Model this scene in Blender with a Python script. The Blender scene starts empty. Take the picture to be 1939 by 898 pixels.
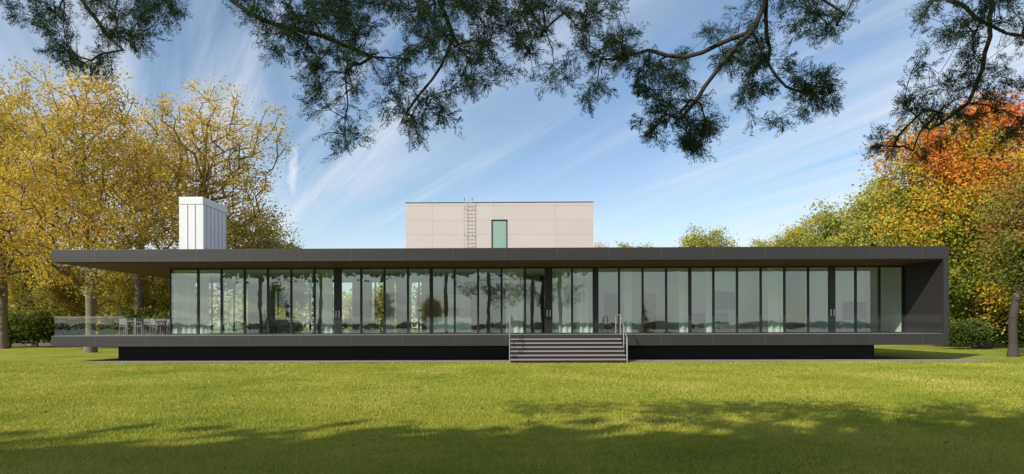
import bpy, math, random
import numpy as np
from mathutils import Matrix, Vector, noise as mnoise

random.seed(7)
SC = bpy.context.scene
COL = SC.collection
F = 1200.0; YAW = math.radians(0.65); ROLL = math.radians(0.154)
CAM = (0.0, -30.0, 1.6)

# survey helpers: bearing/elevation read from the photograph -> metres on a plane at depth Y
def SX(px, Y):
    return (30.0 + Y) * math.tan(math.atan((px - 969.5) / F) - YAW)
def SZ(px, py, Y):
    x = SX(px, Y)
    d = (30.0 + Y) * math.cos(YAW) - x * math.sin(YAW)
    hor = 620 - (px - 969.5) * math.tan(ROLL)
    return 1.6 + (hor - py) * d / F
def SP(px, py, Y):
    return (SX(px, Y), Y, SZ(px, py, Y))

# ------------------------------------------------------------------ materials
def nodes_of(m):
    m.use_nodes = True
    nt = m.node_tree
    return nt, nt.nodes, nt.links

def mat_std(name, col, rough=0.6, metal=0.0, var=0.12, scale=3.0, bump=0.0, bscale=40.0, spec=0.5):
    m = bpy.data.materials.new(name)
    nt, N, L = nodes_of(m)
    b = N['Principled BSDF']
    b.inputs['Roughness'].default_value = rough
    b.inputs['Metallic'].default_value = metal
    b.inputs['Specular IOR Level'].default_value = spec
    tc = N.new('ShaderNodeTexCoord')
    nz = N.new('ShaderNodeTexNoise'); nz.inputs['Scale'].default_value = scale; nz.inputs['Detail'].default_value = 6
    L.new(tc.outputs['Object'], nz.inputs['Vector'])
    mx = N.new('ShaderNodeMix'); mx.data_type = 'RGBA'
    mx.inputs[6].default_value = (*[c * (1 - var) for c in col], 1)
    mx.inputs[7].default_value = (*[min(1, c * (1 + var)) for c in col], 1)
    L.new(nz.outputs['Fac'], mx.inputs[0])
    L.new(mx.outputs[2], b.inputs['Base Color'])
    if bump > 0:
        n2 = N.new('ShaderNodeTexNoise'); n2.inputs['Scale'].default_value = bscale; n2.inputs['Detail'].default_value = 8
        L.new(tc.outputs['Object'], n2.inputs['Vector'])
        bp = N.new('ShaderNodeBump'); bp.inputs['Strength'].default_value = bump; bp.inputs['Distance'].default_value = 0.02
        L.new(n2.outputs['Fac'], bp.inputs['Height']); L.new(bp.outputs['Normal'], b.inputs['Normal'])
    return m

def mnode(N, L, op, a, b=None, c=None):
    n = N.new('ShaderNodeMath'); n.operation = op
    for i, v in enumerate((a, b, c)):
        if v is None: continue
        if isinstance(v, (int, float)): n.inputs[i].default_value = v
        else: L.new(v, n.inputs[i])
    return n.outputs[0]

def mat_leaf(name, trans=0.35):
    m = bpy.data.materials.new(name)
    nt, N, L = nodes_of(m)
    N.remove(N['Principled BSDF'])
    out = N['Material Output']
    at = N.new('ShaderNodeAttribute'); at.attribute_name = 'Col'
    d = N.new('ShaderNodeBsdfDiffuse'); t = N.new('ShaderNodeBsdfTranslucent')
    mx = N.new('ShaderNodeMixShader'); mx.inputs[0].default_value = trans
    L.new(at.outputs['Color'], d.inputs['Color']); L.new(at.outputs['Color'], t.inputs['Color'])
    L.new(d.outputs[0], mx.inputs[1]); L.new(t.outputs[0], mx.inputs[2])
    L.new(mx.outputs[0], out.inputs['Surface'])
    return m

def mat_glass(name, tint, base_refl, fres=0.9, wav=0.04, gcol=(0.9, 0.97, 0.93)):
    m = bpy.data.materials.new(name)
    nt, N, L = nodes_of(m)
    N.remove(N['Principled BSDF'])
    out = N['Material Output']
    tr = N.new('ShaderNodeBsdfTransparent'); tr.inputs[0].default_value = (*tint, 1)
    gl = N.new('ShaderNodeBsdfGlossy'); gl.inputs['Roughness'].default_value = 0.0
    gl.inputs['Color'].default_value = (*gcol, 1)
    lw = N.new('ShaderNodeLayerWeight'); lw.inputs['Blend'].default_value = .5
    f2 = mnode(N, L, 'POWER', lw.outputs['Facing'], 4.0)
    f3 = mnode(N, L, 'MULTIPLY_ADD', f2, fres, base_refl)
    tc = N.new('ShaderNodeTexCoord'); nz = N.new('ShaderNodeTexNoise'); nz.inputs['Scale'].default_value = 0.8
    L.new(tc.outputs['Object'], nz.inputs['Vector'])
    bp = N.new('ShaderNodeBump'); bp.inputs['Strength'].default_value = wav; bp.inputs['Distance'].default_value = 0.05
    L.new(nz.outputs['Fac'], bp.inputs['Height']); L.new(bp.outputs['Normal'], gl.inputs['Normal'])
    mx = N.new('ShaderNodeMixShader')
    cl = N.new('ShaderNodeClamp'); L.new(f3, cl.inputs[0])
    L.new(cl.outputs[0], mx.inputs[0]); L.new(tr.outputs[0], mx.inputs[1]); L.new(gl.outputs[0], mx.inputs[2])
    L.new(mx.outputs[0], out.inputs['Surface'])
    return m

def mat_panel(name, col, joint, x0, step, width, rough=0.45):
    m = mat_std(name, col, rough=rough, var=0.08, scale=1.2)
    nt, N, L = nodes_of(m)
    b = N['Principled BSDF']
    src = b.inputs['Base Color'].links[0].from_socket
    tc = N.new('ShaderNodeTexCoord'); sp = N.new('ShaderNodeSeparateXYZ')
    L.new(tc.outputs['Object'], sp.inputs[0])
    a = mnode(N, L, 'SUBTRACT', sp.outputs[0], x0)
    a = mnode(N, L, 'DIVIDE', a, step)
    a = mnode(N, L, 'FRACT', a)
    a = mnode(N, L, 'LESS_THAN', a, width / step)
    mx = N.new('ShaderNodeMix'); mx.data_type = 'RGBA'
    L.new(a, mx.inputs[0]); L.new(src, mx.inputs[6]); mx.inputs[7].default_value = (*joint, 1)
    L.new(mx.outputs[2], b.inputs['Base Color'])
    return m

M_FASCIA = mat_panel('dark_metal_panel', (0.029, 0.0265, 0.026), (0.07, 0.066, 0.064), SX(1055, 0), 2.45, 0.02)
M_DARK = mat_std('dark_metal', (0.03, 0.028, 0.028), 0.4, var=0.08)
M_PLINTH = mat_std('black_plinth', (0.010, 0.010, 0.011), 0.8)
M_FRAME = mat_std('mullion_black', (0.012, 0.013, 0.014), 0.4, var=0.05)
M_SOFFIT = mat_std('soffit_brown', (0.11, 0.055, 0.036), 0.6, var=0.1, spec=.2)
M_WHITE = mat_std('white_plaster', (0.80, 0.81, 0.76), 0.8, var=0.03)
M_TAUPE = mat_std('taupe_plaster', (0.34, 0.34, 0.30), 0.8, var=0.06)
M_FLOOR = mat_std('stone_floor', (0.42, 0.39, 0.34), 0.35, var=0.08)
M_DECK = mat_std('deck_stone', (0.20, 0.18, 0.17), 0.6, var=0.1)
M_ZINC = mat_std('white_zinc', (0.72, 0.72, 0.72), 0.45, var=0.07, scale=2.0)
M_STEEL = mat_std('stainless', (0.36, 0.35, 0.34), 0.4, metal=0.3, var=0.03)
M_LADDER = mat_std('ladder_steel', (0.42, 0.38, 0.35), 0.5, var=0.05)
M_STEP = mat_std('step_riser', (0.018, 0.017, 0.017), 0.7)
M_TREAD = mat_std('step_tread', (0.27, 0.235, 0.225), 0.6, bump=0.2)
M_WOOD = mat_std('walnut', (0.30, 0.17, 0.08), 0.45, var=0.25, scale=5)
M_GLASS = mat_glass('window_glass', (0.84, 0.93, 0.88), 0.20)
M_RAILGLASS = mat_glass('rail_glass', (0.975, 0.985, 0.98), 0.02, fres=.4)
M_TERRGLASS = mat_glass('terrace_rail_glass', (0.90, 0.94, 0.91), 0.09, fres=.6)
M_BARK = mat_std('bark', (0.17, 0.135, 0.10), 0.9, var=0.35, scale=6, bump=0.8, bscale=14)
M_DBARK = mat_std('dark_bark', (0.06, 0.048, 0.038), 0.9, var=0.35, scale=6, bump=0.8, bscale=14)
M_CBARK = mat_std('cedar_bark', (0.038, 0.028, 0.022), 0.9, var=0.4, scale=9, bump=0.8, bscale=30)
M_LEAF = mat_leaf('autumn_leaf', 0.38)
M_GREENLEAF = mat_leaf('green_leaf', 0.22)
M_FURN = mat_std('outdoor_furniture_grey', (0.18, 0.175, 0.17), 0.5)
M_FABRIC = mat_std('sofa_fabric', (0.25, 0.24, 0.22), 0.9)

def mat_concrete():
    m = mat_std('beige_cement_panel', (0.56, 0.50, 0.46), 0.75, var=0.05, scale=1.5, bump=0.1)
    nt, N, L = nodes_of(m)
    b = N['Principled BSDF']; src = b.inputs['Base Color'].links[0].from_socket
    tc = N.new('ShaderNodeTexCoord'); sp = N.new('ShaderNodeSeparateXYZ'); L.new(tc.outputs['Object'], sp.inputs[0])
    cmb = N.new('ShaderNodeCombineXYZ')
    a = mnode(N, L, 'ADD', sp.outputs[0], sp.outputs[1]); a = mnode(N, L, 'ADD', a, .9)
    L.new(a, cmb.inputs[0]); L.new(mnode(N, L, 'ADD', sp.outputs[2], .57), cmb.inputs[1])
    br = N.new('ShaderNodeTexBrick'); br.offset = 0.0
    br.inputs['Color1'].default_value = (1, 1, 1, 1); br.inputs['Color2'].default_value = (0.955, 0.955, 0.96, 1)
    br.inputs['Mortar'].default_value = (0.62, 0.62, 0.62, 1)
    br.inputs['Scale'].default_value = 1.0; br.inputs['Mortar Size'].default_value = 0.009
    br.inputs['Brick Width'].default_value = 3.7; br.inputs['Row Height'].default_value = 0.86
    L.new(cmb.outputs[0], br.inputs['Vector'])
    mx = N.new('ShaderNodeMix'); mx.data_type = 'RGBA'; mx.blend_type = 'MULTIPLY'; mx.inputs[0].default_value = 1
    L.new(src, mx.inputs[6]); L.new(br.outputs['Color'], mx.inputs[7]); L.new(mx.outputs[2], b.inputs['Base Color'])
    return m
M_CONC = mat_concrete()

def mat_curtain():
    m = bpy.data.materials.new('sheer_curtain')
    nt, N, L = nodes_of(m); N.remove(N['Principled BSDF']); out = N['Material Output']
    d = N.new('ShaderNodeBsdfDiffuse'); d.inputs[0].default_value = (0.8, 0.83, 0.75, 1)
    t = N.new('ShaderNodeBsdfTranslucent'); t.inputs[0].default_value = (0.8, 0.83, 0.75, 1)
    mx = N.new('ShaderNodeMixShader'); mx.inputs[0].default_value = 0.3
    L.new(d.outputs[0], mx.inputs[1]); L.new(t.outputs[0], mx.inputs[2]); L.new(mx.outputs[0], out.inputs['Surface'])
    return m
M_CURT = mat_curtain()

# ------------------------------------------------------------------ object helpers
def add(name, me, mat=None, parent=None, smooth=False):
    ob = bpy.data.objects.new(name, me)
    COL.objects.link(ob)
    if mat: me.materials.append(mat)
    if parent:
        ob.parent = parent
        loc = Vector((0, 0, 0)); q = parent
        while q is not None:
            if q.get('_l'): loc += Vector(q['_l'])
            q = q.parent
        me.transform(Matrix.Translation(-loc))
    return ob

def thing(name, label, cat, loc=(0, 0, 0), group=None):
    e = bpy.data.objects.new(name, None); COL.objects.link(e)
    e.location = loc; e['_l'] = list(loc); e.empty_display_size = 0.5
    e['label'] = label; e['category'] = cat
    if group: e['group'] = group
    return e

def boxes_mesh(name, bs):
    V = []; Fc = []
    for (x0, x1, y0, y1, z0, z1) in bs:
        o = len(V)
        V += [(x0, y0, z0), (x1, y0, z0), (x1, y1, z0), (x0, y1, z0), (x0, y0, z1), (x1, y0, z1), (x1, y1, z1), (x0, y1, z1)]
        Fc += [(o, o+3, o+2, o+1), (o+4, o+5, o+6, o+7), (o, o+1, o+5, o+4), (o+1, o+2, o+6, o+5), (o+2, o+3, o+7, o+6), (o+3, o, o+4, o+7)]
    me = bpy.data.meshes.new(name); me.from_pydata(V, [], Fc); me.update()
    return me
def boxes(name, bs, mat, parent=None, bevel=0):
    ob = add(name, boxes_mesh(name, bs), mat, parent)
    if bevel:
        md = ob.modifiers.new('bevel', 'BEVEL'); md.width = bevel; md.segments = 2
    return ob

def fast_mesh(name, V, faces_idx, k, cols=None, smooth=False):
    me = bpy.data.meshes.new(name)
    nf = len(faces_idx)
    me.vertices.add(len(V)); me.loops.add(nf * k); me.polygons.add(nf)
    me.vertices.foreach_set('co', np.ascontiguousarray(V, dtype=np.float32).ravel())
    me.polygons.foreach_set('loop_start', np.arange(nf, dtype=np.int32) * k)
    me.loops.foreach_set('vertex_index', np.ascontiguousarray(faces_idx, dtype=np.int32).ravel())
    me.update(calc_edges=True)
    if smooth: me.polygons.foreach_set('use_smooth', np.ones(nf, dtype=bool))
    if cols is not None:
        ca = me.color_attributes.new(name='Col', type='FLOAT_COLOR', domain='POINT')
        c4 = np.ones((len(V), 4), dtype=np.float32); c4[:, :3] = cols
        ca.data.foreach_set('color', c4.ravel())
    return me

def tube_mesh(name, P0, P1, R0, R1, k=6):
    P0 = np.asarray(P0, float); P1 = np.asarray(P1, float); R0 = np.asarray(R0, float); R1 = np.asarray(R1, float)
    d = P1 - P0; d /= (np.linalg.norm(d, axis=1, keepdims=True) + 1e-9)
    ref = np.tile(np.array([[0.31, 0.95, 0.05]]), (len(d), 1)); par = np.abs((d * ref).sum(1)) > 0.9; ref[par] = (1, 0, 0)
    a = np.cross(d, ref); a /= np.linalg.norm(a, axis=1, keepdims=True); b = np.cross(d, a)
    n = len(P0); ang = np.arange(k) * 2 * math.pi / k
    ring = a[:, None, :] * np.cos(ang)[None, :, None] + b[:, None, :] * np.sin(ang)[None, :, None]
    A = P0[:, None, :] + ring * R0[:, None, None]; B = P1[:, None, :] + ring * R1[:, None, None]
    V = np.concatenate([A, B], axis=1).reshape(-1, 3)
    i = np.arange(k); j = (i + 1) % k
    q = np.stack([i, j, j + k, i + k], axis=1)
    Fi = (np.arange(n) * 2 * k)[:, None, None] + q[None]
    return fast_mesh(name, V, Fi.reshape(-1, 4), 4, smooth=True)

def tubes(name, segs, r, mat, parent=None, k=8):
    me = tube_mesh(name, [s[0] for s in segs], [s[1] for s in segs], [r] * len(segs), [r] * len(segs), k)
    return add(name, me, mat, parent)

def leaves_mesh(name, C, size, cols, rng, elong=1.5):
    n = len(C)
    a = rng.normal(size=(n, 3)); a[:, 2] *= 0.7; a /= np.linalg.norm(a, axis=1, keepdims=True)
    b = rng.normal(size=(n, 3)); b -= (b * a).sum(1, keepdims=True) * a; b /= np.linalg.norm(b, axis=1, keepdims=True)
    s = size[:, None]
    V = np.stack([C - a * s * 0.5 * elong, C + b * s * 0.5, C + a * s * 0.5 * elong, C - b * s * 0.5], axis=1).reshape(-1, 3)
    Fi = np.arange(n * 4).reshape(n, 4)
    return fast_mesh(name, V, Fi, 4, np.repeat(cols, 4, axis=0))

# ------------------------------------------------------------------ tree growing
def grow(nodes, par, pts, rng, up=0.12, step=0.8, pen=1.4):
    nodes = [np.array(p, float) for p in nodes]; par = list(par)
    arr = np.zeros((len(nodes) + len(pts) * 30, 3)); n = len(nodes); arr[:n] = nodes
    tips = []
    for p in pts:
        d = arr[:n] - p
        dist = np.linalg.norm(d, axis=1)
        hor = np.linalg.norm(d[:, :2], axis=1)
        cost = dist + pen * np.maximum(0, d[:, 2] + 0.35 * hor)
        i = int(np.argmin(cost)); L = dist[i]
        k = int(min(20, max(1, round(L / step))))
        P0 = arr[i].copy(); Cc = (P0 + p) / 2 + np.array([0, 0, -up * L]) + rng.normal(size=3) * 0.07 * L
        prev = i
        for j in range(1, k + 1):
            t = j / k
            q = (1 - t) ** 2 * P0 + 2 * t * (1 - t) * Cc + t * t * p
            arr[n] = q; par.append(prev); prev = n; n += 1
        tips.append(prev)
    return arr[:n].copy(), np.array(par), tips

def radii(par, tips, base_r, tip_r, power=0.5):
    n = len(par); w = np.zeros(n)
    for t in tips: w[t] += 1
    for i in range(n - 1, 0, -1):
        if w[i] == 0: w[i] = 0.5
        if par[i] >= 0: w[par[i]] += w[i]
    return np.maximum(tip_r, base_r * (w / w.max()) ** power)

def ramp(stops, t):
    t = np.clip(t, 0, 1); xs = [s[0] for s in stops]
    return np.stack([np.interp(t, xs, [s[1][c] for s in stops]) for c in range(3)], axis=1)

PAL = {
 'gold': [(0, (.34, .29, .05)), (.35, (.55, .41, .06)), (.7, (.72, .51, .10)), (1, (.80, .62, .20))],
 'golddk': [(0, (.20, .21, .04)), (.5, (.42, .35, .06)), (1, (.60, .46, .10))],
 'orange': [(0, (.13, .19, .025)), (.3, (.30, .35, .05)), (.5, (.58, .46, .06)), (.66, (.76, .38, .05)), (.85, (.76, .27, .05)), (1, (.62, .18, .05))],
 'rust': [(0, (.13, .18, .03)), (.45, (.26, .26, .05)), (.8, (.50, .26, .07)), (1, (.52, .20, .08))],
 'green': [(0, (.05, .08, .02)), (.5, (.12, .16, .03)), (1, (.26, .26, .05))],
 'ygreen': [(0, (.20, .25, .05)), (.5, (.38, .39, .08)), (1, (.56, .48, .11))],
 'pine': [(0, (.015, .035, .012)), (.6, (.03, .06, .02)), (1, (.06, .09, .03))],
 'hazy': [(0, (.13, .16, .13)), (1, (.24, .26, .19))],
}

def make_tree(name, label, cat, base, H, crown_c, crown_r, nclus, nleaf, leaf, pal, trunk_r, seed,
              fork=0.25, csig=0.55, group=None, mat=None, hw=0.45, conical=False, mind=0.75, bare=0.0, shell=0.5, tipr=.018, lumpy=.42, bark=None):
    rng = np.random.default_rng(seed)
    th = thing(name, label, cat, (base[0], base[1], 0), group)
    bx, by = base
    cc = np.array([bx + crown_c[0], by + crown_c[1], crown_c[2]]); cr = np.array(crown_r)
    pts = []
    tries = 0
    off = Vector((seed * 3.1, seed * 1.7, 0.5))
    while len(pts) < nclus and tries < nclus * 40:
        tries += 1
        d = rng.normal(size=3); d /= np.linalg.norm(d)
        lump = 0.80 + lumpy * mnoise.noise(Vector(d * 2.1) + off)
        r = rng.random() ** shell
        p = cc + d * cr * r * lump
        if conical:
            hz = rng.random() ** 1.5
            rr = (1 - hz) * math.sqrt(rng.random()) * (0.85 + 0.3 * rng.random()); an = rng.random() * 6.283
            p = np.array([cc[0] + math.cos(an) * rr * cr[0], cc[1] + math.sin(an) * rr * cr[1], cc[2] - cr[2] + hz * 2 * cr[2]])
        if p[2] < 0.6: continue
        if pts and np.min(np.linalg.norm(np.array(pts) - p, axis=1)) < mind * (cr.mean() / 6.0): continue
        pts.append(p)
    pts = np.array(pts)
    top = cc[2] + cr[2] * (0.95 if conical else 0.45)
    fz = H * fork
    nodes = []; k = 12
    for i in range(k + 1):
        t = i / k; z = t * top
        s = max(0, (z - fz) / max(0.1, top - fz))
        nodes.append((bx + (cc[0] - bx) * s + 0.12 * math.sin(z * 0.7 + seed) * t * (0 if conical else 1), by + (cc[1] - by) * s + 0.1 * math.cos(z * 0.9 + seed) * t, z))
    par = [-1] + list(range(k))
    dd = np.linalg.norm(pts[:, :2] - cc[:2], axis=1) + 0.3 * np.abs(pts[:, 2] - fz)
    pts = pts[np.argsort(dd)]
    arr, par, tips = grow(nodes, par, pts, rng, step=1.0)
    rad = radii(par, tips, trunk_r, tipr, 0.48)
    idx = np.arange(1, len(par)); pi = par[idx]
    rp = rad[pi].copy(); rc = rad[idx].copy(); rp = np.minimum(rp, rc * 1.6)
    rp[0] = trunk_r * 1.5
    add('trunk', tube_mesh('trunk', arr[pi], arr[idx], rp, rc, 7), bark or M_BARK, th)
    tp = arr[tips]; keep = rng.random(len(tp)) >= bare; tp = tp[keep]
    m = len(tp)
    cn = np.array([mnoise.noise(Vector(p * 0.35) + off) for p in tp])
    cl = rng.normal(size=m) * 0.10
    cnt = (nleaf * (0.4 + 1.2 * rng.random(m))).astype(int)
    ci = np.repeat(np.arange(m), cnt)
    sg = csig * (0.6 + 0.8 * rng.random(m))
    C = tp[ci] + rng.normal(size=(len(ci), 3)) * sg[ci][:, None] * np.array([1, 1, 0.75])
    C[:, 2] = np.maximum(C[:, 2], 0.25)
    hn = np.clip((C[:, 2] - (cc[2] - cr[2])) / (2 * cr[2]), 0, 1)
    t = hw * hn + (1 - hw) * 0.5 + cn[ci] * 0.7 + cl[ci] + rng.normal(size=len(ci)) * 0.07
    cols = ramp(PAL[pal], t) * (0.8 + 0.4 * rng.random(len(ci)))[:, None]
    size = leaf * (0.6 + 0.8 * rng.random(len(ci)))
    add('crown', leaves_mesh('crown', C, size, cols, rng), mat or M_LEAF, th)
    return th

def copy_tree(src, name, x, y, s, rot, label=None, sz=None):
    e = src.copy(); e.name = name; COL.objects.link(e)
    e.location = (x, y, 0); e.scale = (s, s, sz or s); e.rotation_euler = (0, 0, rot)
    if label: e['label'] = label
    for c in src.children:
        k = c.copy(); k.parent = e; COL.objects.link(k)
    return e

# ------------------------------------------------------------------ ground
def sheet(name, x0, x1, y0, y1, z, mat):
    me = bpy.data.meshes.new(name); me.from_pydata([(x0, y0, z), (x1, y0, z), (x1, y1, z), (x0, y1, z)], [], [(0, 1, 2, 3)])
    ob = add(name, me, mat); ob['kind'] = 'structure'
    return ob

def mat_lawn():
    m = bpy.data.materials.new('lawn'); nt, N, L = nodes_of(m); b = N['Principled BSDF']
    b.inputs['Roughness'].default_value = 0.9; b.inputs['Specular IOR Level'].default_value = 0.1
    tc = N.new('ShaderNodeTexCoord')
    def nz(s, d=5):
        n = N.new('ShaderNodeTexNoise'); n.inputs['Scale'].default_value = s; n.inputs['Detail'].default_value = d
        n.inputs['Roughness'].default_value = 0.7
        L.new(tc.outputs['Object'], n.inputs['Vector']); return n.outputs['Fac']
    r = N.new('ShaderNodeValToRGB'); e = r.color_ramp.elements
    e[0].position = 0.42; e[0].color = (0.145, 0.205, 0.024, 1)
    e[1].position = 0.60; e[1].color = (0.50, 0.43, 0.085, 1)
    k = e.new(0.5); k.color = (0.32, 0.35, 0.042, 1)
    a = mnode(N, L, 'MULTIPLY', nz(0.22), 0.36); c = mnode(N, L, 'MULTIPLY', nz(1.6, 8), 0.32); d = mnode(N, L, 'MULTIPLY', nz(14, 6), 0.32)
    s = mnode(N, L, 'ADD', a, c); s = mnode(N, L, 'ADD', s, d)
    L.new(s, r.inputs[0]); L.new(r.outputs[0], b.inputs['Base Color'])
    bp = N.new('ShaderNodeBump'); bp.inputs['Strength'].default_value = 1.0; bp.inputs['Distance'].default_value = 0.10
    L.new(nz(16, 8), bp.inputs['Height']); L.new(bp.outputs[0], b.inputs['Normal'])
    return m
sheet('ground', -1500, 1500, -1500, 1500, 0, mat_lawn())

mw = bpy.data.materials.new('river_water'); nt, N, L = nodes_of(mw); b = N['Principled BSDF']
b.inputs['Base Color'].default_value = (0.12, 0.14, 0.13, 1); b.inputs['Roughness'].default_value = 0.12
nz = N.new('ShaderNodeTexNoise'); nz.inputs['Scale'].default_value = 1.5; tc = N.new('ShaderNodeTexCoord'); L.new(tc.outputs['Object'], nz.inputs['Vector'])
bp = N.new('ShaderNodeBump'); bp.inputs['Strength'].default_value = 0.3; L.new(nz.outputs['Fac'], bp.inputs['Height']); L.new(bp.outputs[0], b.inputs['Normal'])
sheet('river', -420, -19, 27, 90, 0.02, mw)
sheet('bay_water', -900, 900, -700, -75, 0.02, mw)
M_GRAVEL = mat_std('gravel', (0.30, 0.28, 0.26), 0.9, var=0.5, scale=30, bump=1.0, bscale=60)
sheet('gravel_path', SX(180, 0), SX(1860, 0), -0.75, 1.1, 0.006, M_GRAVEL)

rng = np.random.default_rng(3)
def grass(name, n, d0, d1, h, w):
    D = d0 * (d1 / d0) ** rng.random(n)
    X = (rng.random(n) * 2 - 1) * (D * 0.86 + 1.0); Y = -30 + D
    hh = h * (0.5 + rng.random(n)) * 0.8; ww = w * (0.6 + 0.8 * rng.random(n)) * (D / d0) ** 0.75
    an = rng.random(n) * 6.283; la = rng.random(n) * 6.283; lm = hh * (0.2 + 0.9 * rng.random(n))
    B = np.stack([X, Y, np.zeros(n)], 1)
    s = np.stack([np.cos(an), np.sin(an), np.zeros(n)], 1) * ww[:, None] * 0.5
    T = B + np.stack([np.cos(la) * lm, np.sin(la) * lm, hh], 1)
    V = np.stack([B - s, B + s, T], 1).reshape(-1, 3)
    gx = np.floor(X * 2.5).astype(int); gy = np.floor(Y * 2.5).astype(int)
    cell = {}
    key = gx * 10007 + gy; uk, inv = np.unique(key, return_inverse=True)
    uv = np.array([mnoise.noise(Vector(((k_ // 10007) * .16, (k_ % 10007) * .16, 2.0))) for k_ in uk.tolist()])
    pn = 0.5 + 0.9 * uv[inv]
    t = 0.45 * pn + 0.06 + 0.55 * rng.random(n)
    c = ramp([(0, (.145, .20, .022)), (.5, (.35, .385, .048)), (.85, (.55, .49, .10)), (1, (.66, .56, .24))], t)
    me = fast_mesh(name, V, np.arange(n * 3).reshape(n, 3), 3, np.repeat(c, 3, axis=0))
    ob = add(name, me, M_GREENLEAF); ob['kind'] = 'stuff'
    ob['label'] = 'short sunlit yellow green lawn grass blades'; ob['category'] = 'grass'
    return ob
grass('lawn_grass', 340000, 6.0, 29.0, 0.048, 0.0062)

n = 420
D = 6.5 + rng.random(n) ** 0.7 * 34; X = (rng.random(n) * 2 - 1) * D * 0.85
C = np.stack([X, -30 + D, 0.035 + 0.02 * rng.random(n)], 1)
C = C[(C[:, 1] < -0.9)]; n = len(C)
cols = ramp([(0, (.2, .1, .04)), (.5, (.35, .2, .06)), (1, (.5, .35, .1))], rng.random(n))
fl = add('fallen_leaves', leaves_mesh('fallen_leaves', C, 0.025 + 0.04 * rng.random(n), cols, rng, 1.2), M_LEAF)
fl['kind'] = 'stuff'; fl['label'] = 'scattered brown and yellow fallen leaves on the lawn'; fl['category'] = 'leaves'

# ------------------------------------------------------------------ house
XL, XR = SX(97, 0), SX(1797, 0)
XRI = SX(1787, 0)
ZT, ZS, ZD, ZB = 5.365, 4.765, 1.24, 0.727
GX0, GX1, GY = SX(322, 3.1), XRI, 3.1
YB = 14.0; GYB = 12.0
house = thing('modern_house', 'long low black modern glass house with flat roof on a lawn', 'house', (0, 0, 0))
roof = boxes('roof', [(XL, XR, 0, YB, ZS, ZT)], M_FASCIA, house, 0.008)
boxes('soffit', [(XL + 0.12, XRI - 0.003, 0.10, YB - 0.1, ZS - 0.03, ZS - 0.003)], M_SOFFIT, roof)
boxes('floor_slab', [(XL, XR, 0, YB, ZB, ZD)], M_FASCIA, house, 0.008)
boxes('deck', [(XL + 0.1, XRI - 0.003, 0.08, YB - 0.1, ZD + 0.003, ZD + 0.02)], M_DECK, house)
boxes('end_wall', [(XRI, XR, 0.0, YB, ZD + 0.003, ZS - 0.003)], M_FASCIA, house)
boxes('plinth', [(SX(224, 1.2), SX(1655, 1.2), 1.2, 12.5, -0.2, ZB - 0.003)], M_PLINTH, house)
boxes('floor', [(GX0 + 0.05, GX1 - 0.07, GY + 0.08, GYB - 0.1, ZD + 0.024, ZD + 0.04)], M_FLOOR, house)
boxes('ceiling', [(GX0 + 0.05, GX1 - 0.07, GY + 0.08, GYB - 0.1, ZS - 0.06, ZS - 0.034)], M_WHITE, house)
boxes('wall_lining', [(GX1 - 0.06, GX1 - 0.004, GY + 0.08, GYB, ZD + 0.024, ZS - 0.034)], M_WHITE, house)

xb1 = SX(376, GY); bays = [GX0] + [xb1 + (SX(1710, GY) - xb1) * i / 30 for i in range(31)]
gz0, gz1 = ZD + 0.022, ZS - 0.032
def pane_mesh(x0, x1, y, z0, z1):
    me = bpy.data.meshes.new('glass'); me.from_pydata([(x0, y, z0), (x1, y, z0), (x1, y, z1), (x0, y, z1)], [], [(0, 1, 2, 3)]); return me
thick = {7: .20, 16: .20, 18: .15, 28: .17, 11: .09, 22: .08}
def frame_boxes(x0, x1, wl, wr):
    return [(x0, x0 + wl, GY - 0.05, GY + 0.06, gz0, gz1), (x1 - wr, x1, GY - 0.05, GY + 0.06, gz0, gz1),
            (x0 + wl, x1 - wr, GY - 0.04, GY + 0.05, gz0, gz0 + 0.05), (x0 + wl, x1 - wr, GY - 0.04, GY + 0.05, gz1 - 0.07, gz1)]
for i in range(31):
    x0, x1 = bays[i] + 0.0015, bays[i + 1] - 0.0015
    wl = thick.get(i, 0.05); wr = thick.get(i + 1, 0.05)
    isdoor = (i in (6, 7, 15, 16, 27, 28))
    pr = add('door' if isdoor else 'window', boxes_mesh('frame', frame_boxes(x0, x1, wl, wr)), M_FRAME, house)
    # panes are never perfectly parallel: a few millimetres of twist breaks up the mirror image
    tw = random.uniform(-.006, .006)
    me = bpy.data.meshes.new('glass'); me.from_pydata([(x0 + wl, GY - tw, gz0 + .05), (x1 - wr, GY + tw, gz0 + .05), (x1 - wr, GY + tw, gz1 - .07), (x0 + wl, GY - tw, gz1 - .07)], [], [(0, 1, 2, 3)])
    add('glass', me, M_GLASS, pr)
    if isdoor:
        hx = x1 - 0.075 if i in (6, 15, 27) else x0 + 0.075
        boxes('handle', [(hx - 0.02, hx + 0.02, GY - 0.10, GY - 0.055, 2.15, 2.5)], M_ZINC, pr, 0.005)
for j in range(6):
    y0 = GY + 0.07 + j * 1.47; y1 = y0 + 1.465
    w = boxes('window', [(GX0, GX0 + .08, y0, y0 + .045, gz0, gz1), (GX0, GX0 + .08, y1 - .045, y1, gz0, gz1), (GX0, GX0 + .08, y0 + .045, y1 - .045, gz0, gz0 + .05), (GX0, GX0 + .08, y0 + .045, y1 - .045, gz1 - .07, gz1)], M_FRAME, house)
    me = bpy.data.meshes.new('glass'); me.from_pydata([(GX0 + .04, y0 + .045, gz0 + .05), (GX0 + .04, y1 - .045, gz0 + .05), (GX0 + .04, y1 - .045, gz1 - .07), (GX0 + .04, y0 + .045, gz1 - .07)], [], [(0, 1, 2, 3)])
    add('glass', me, M_GLASS, w)
nb = 11
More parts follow.
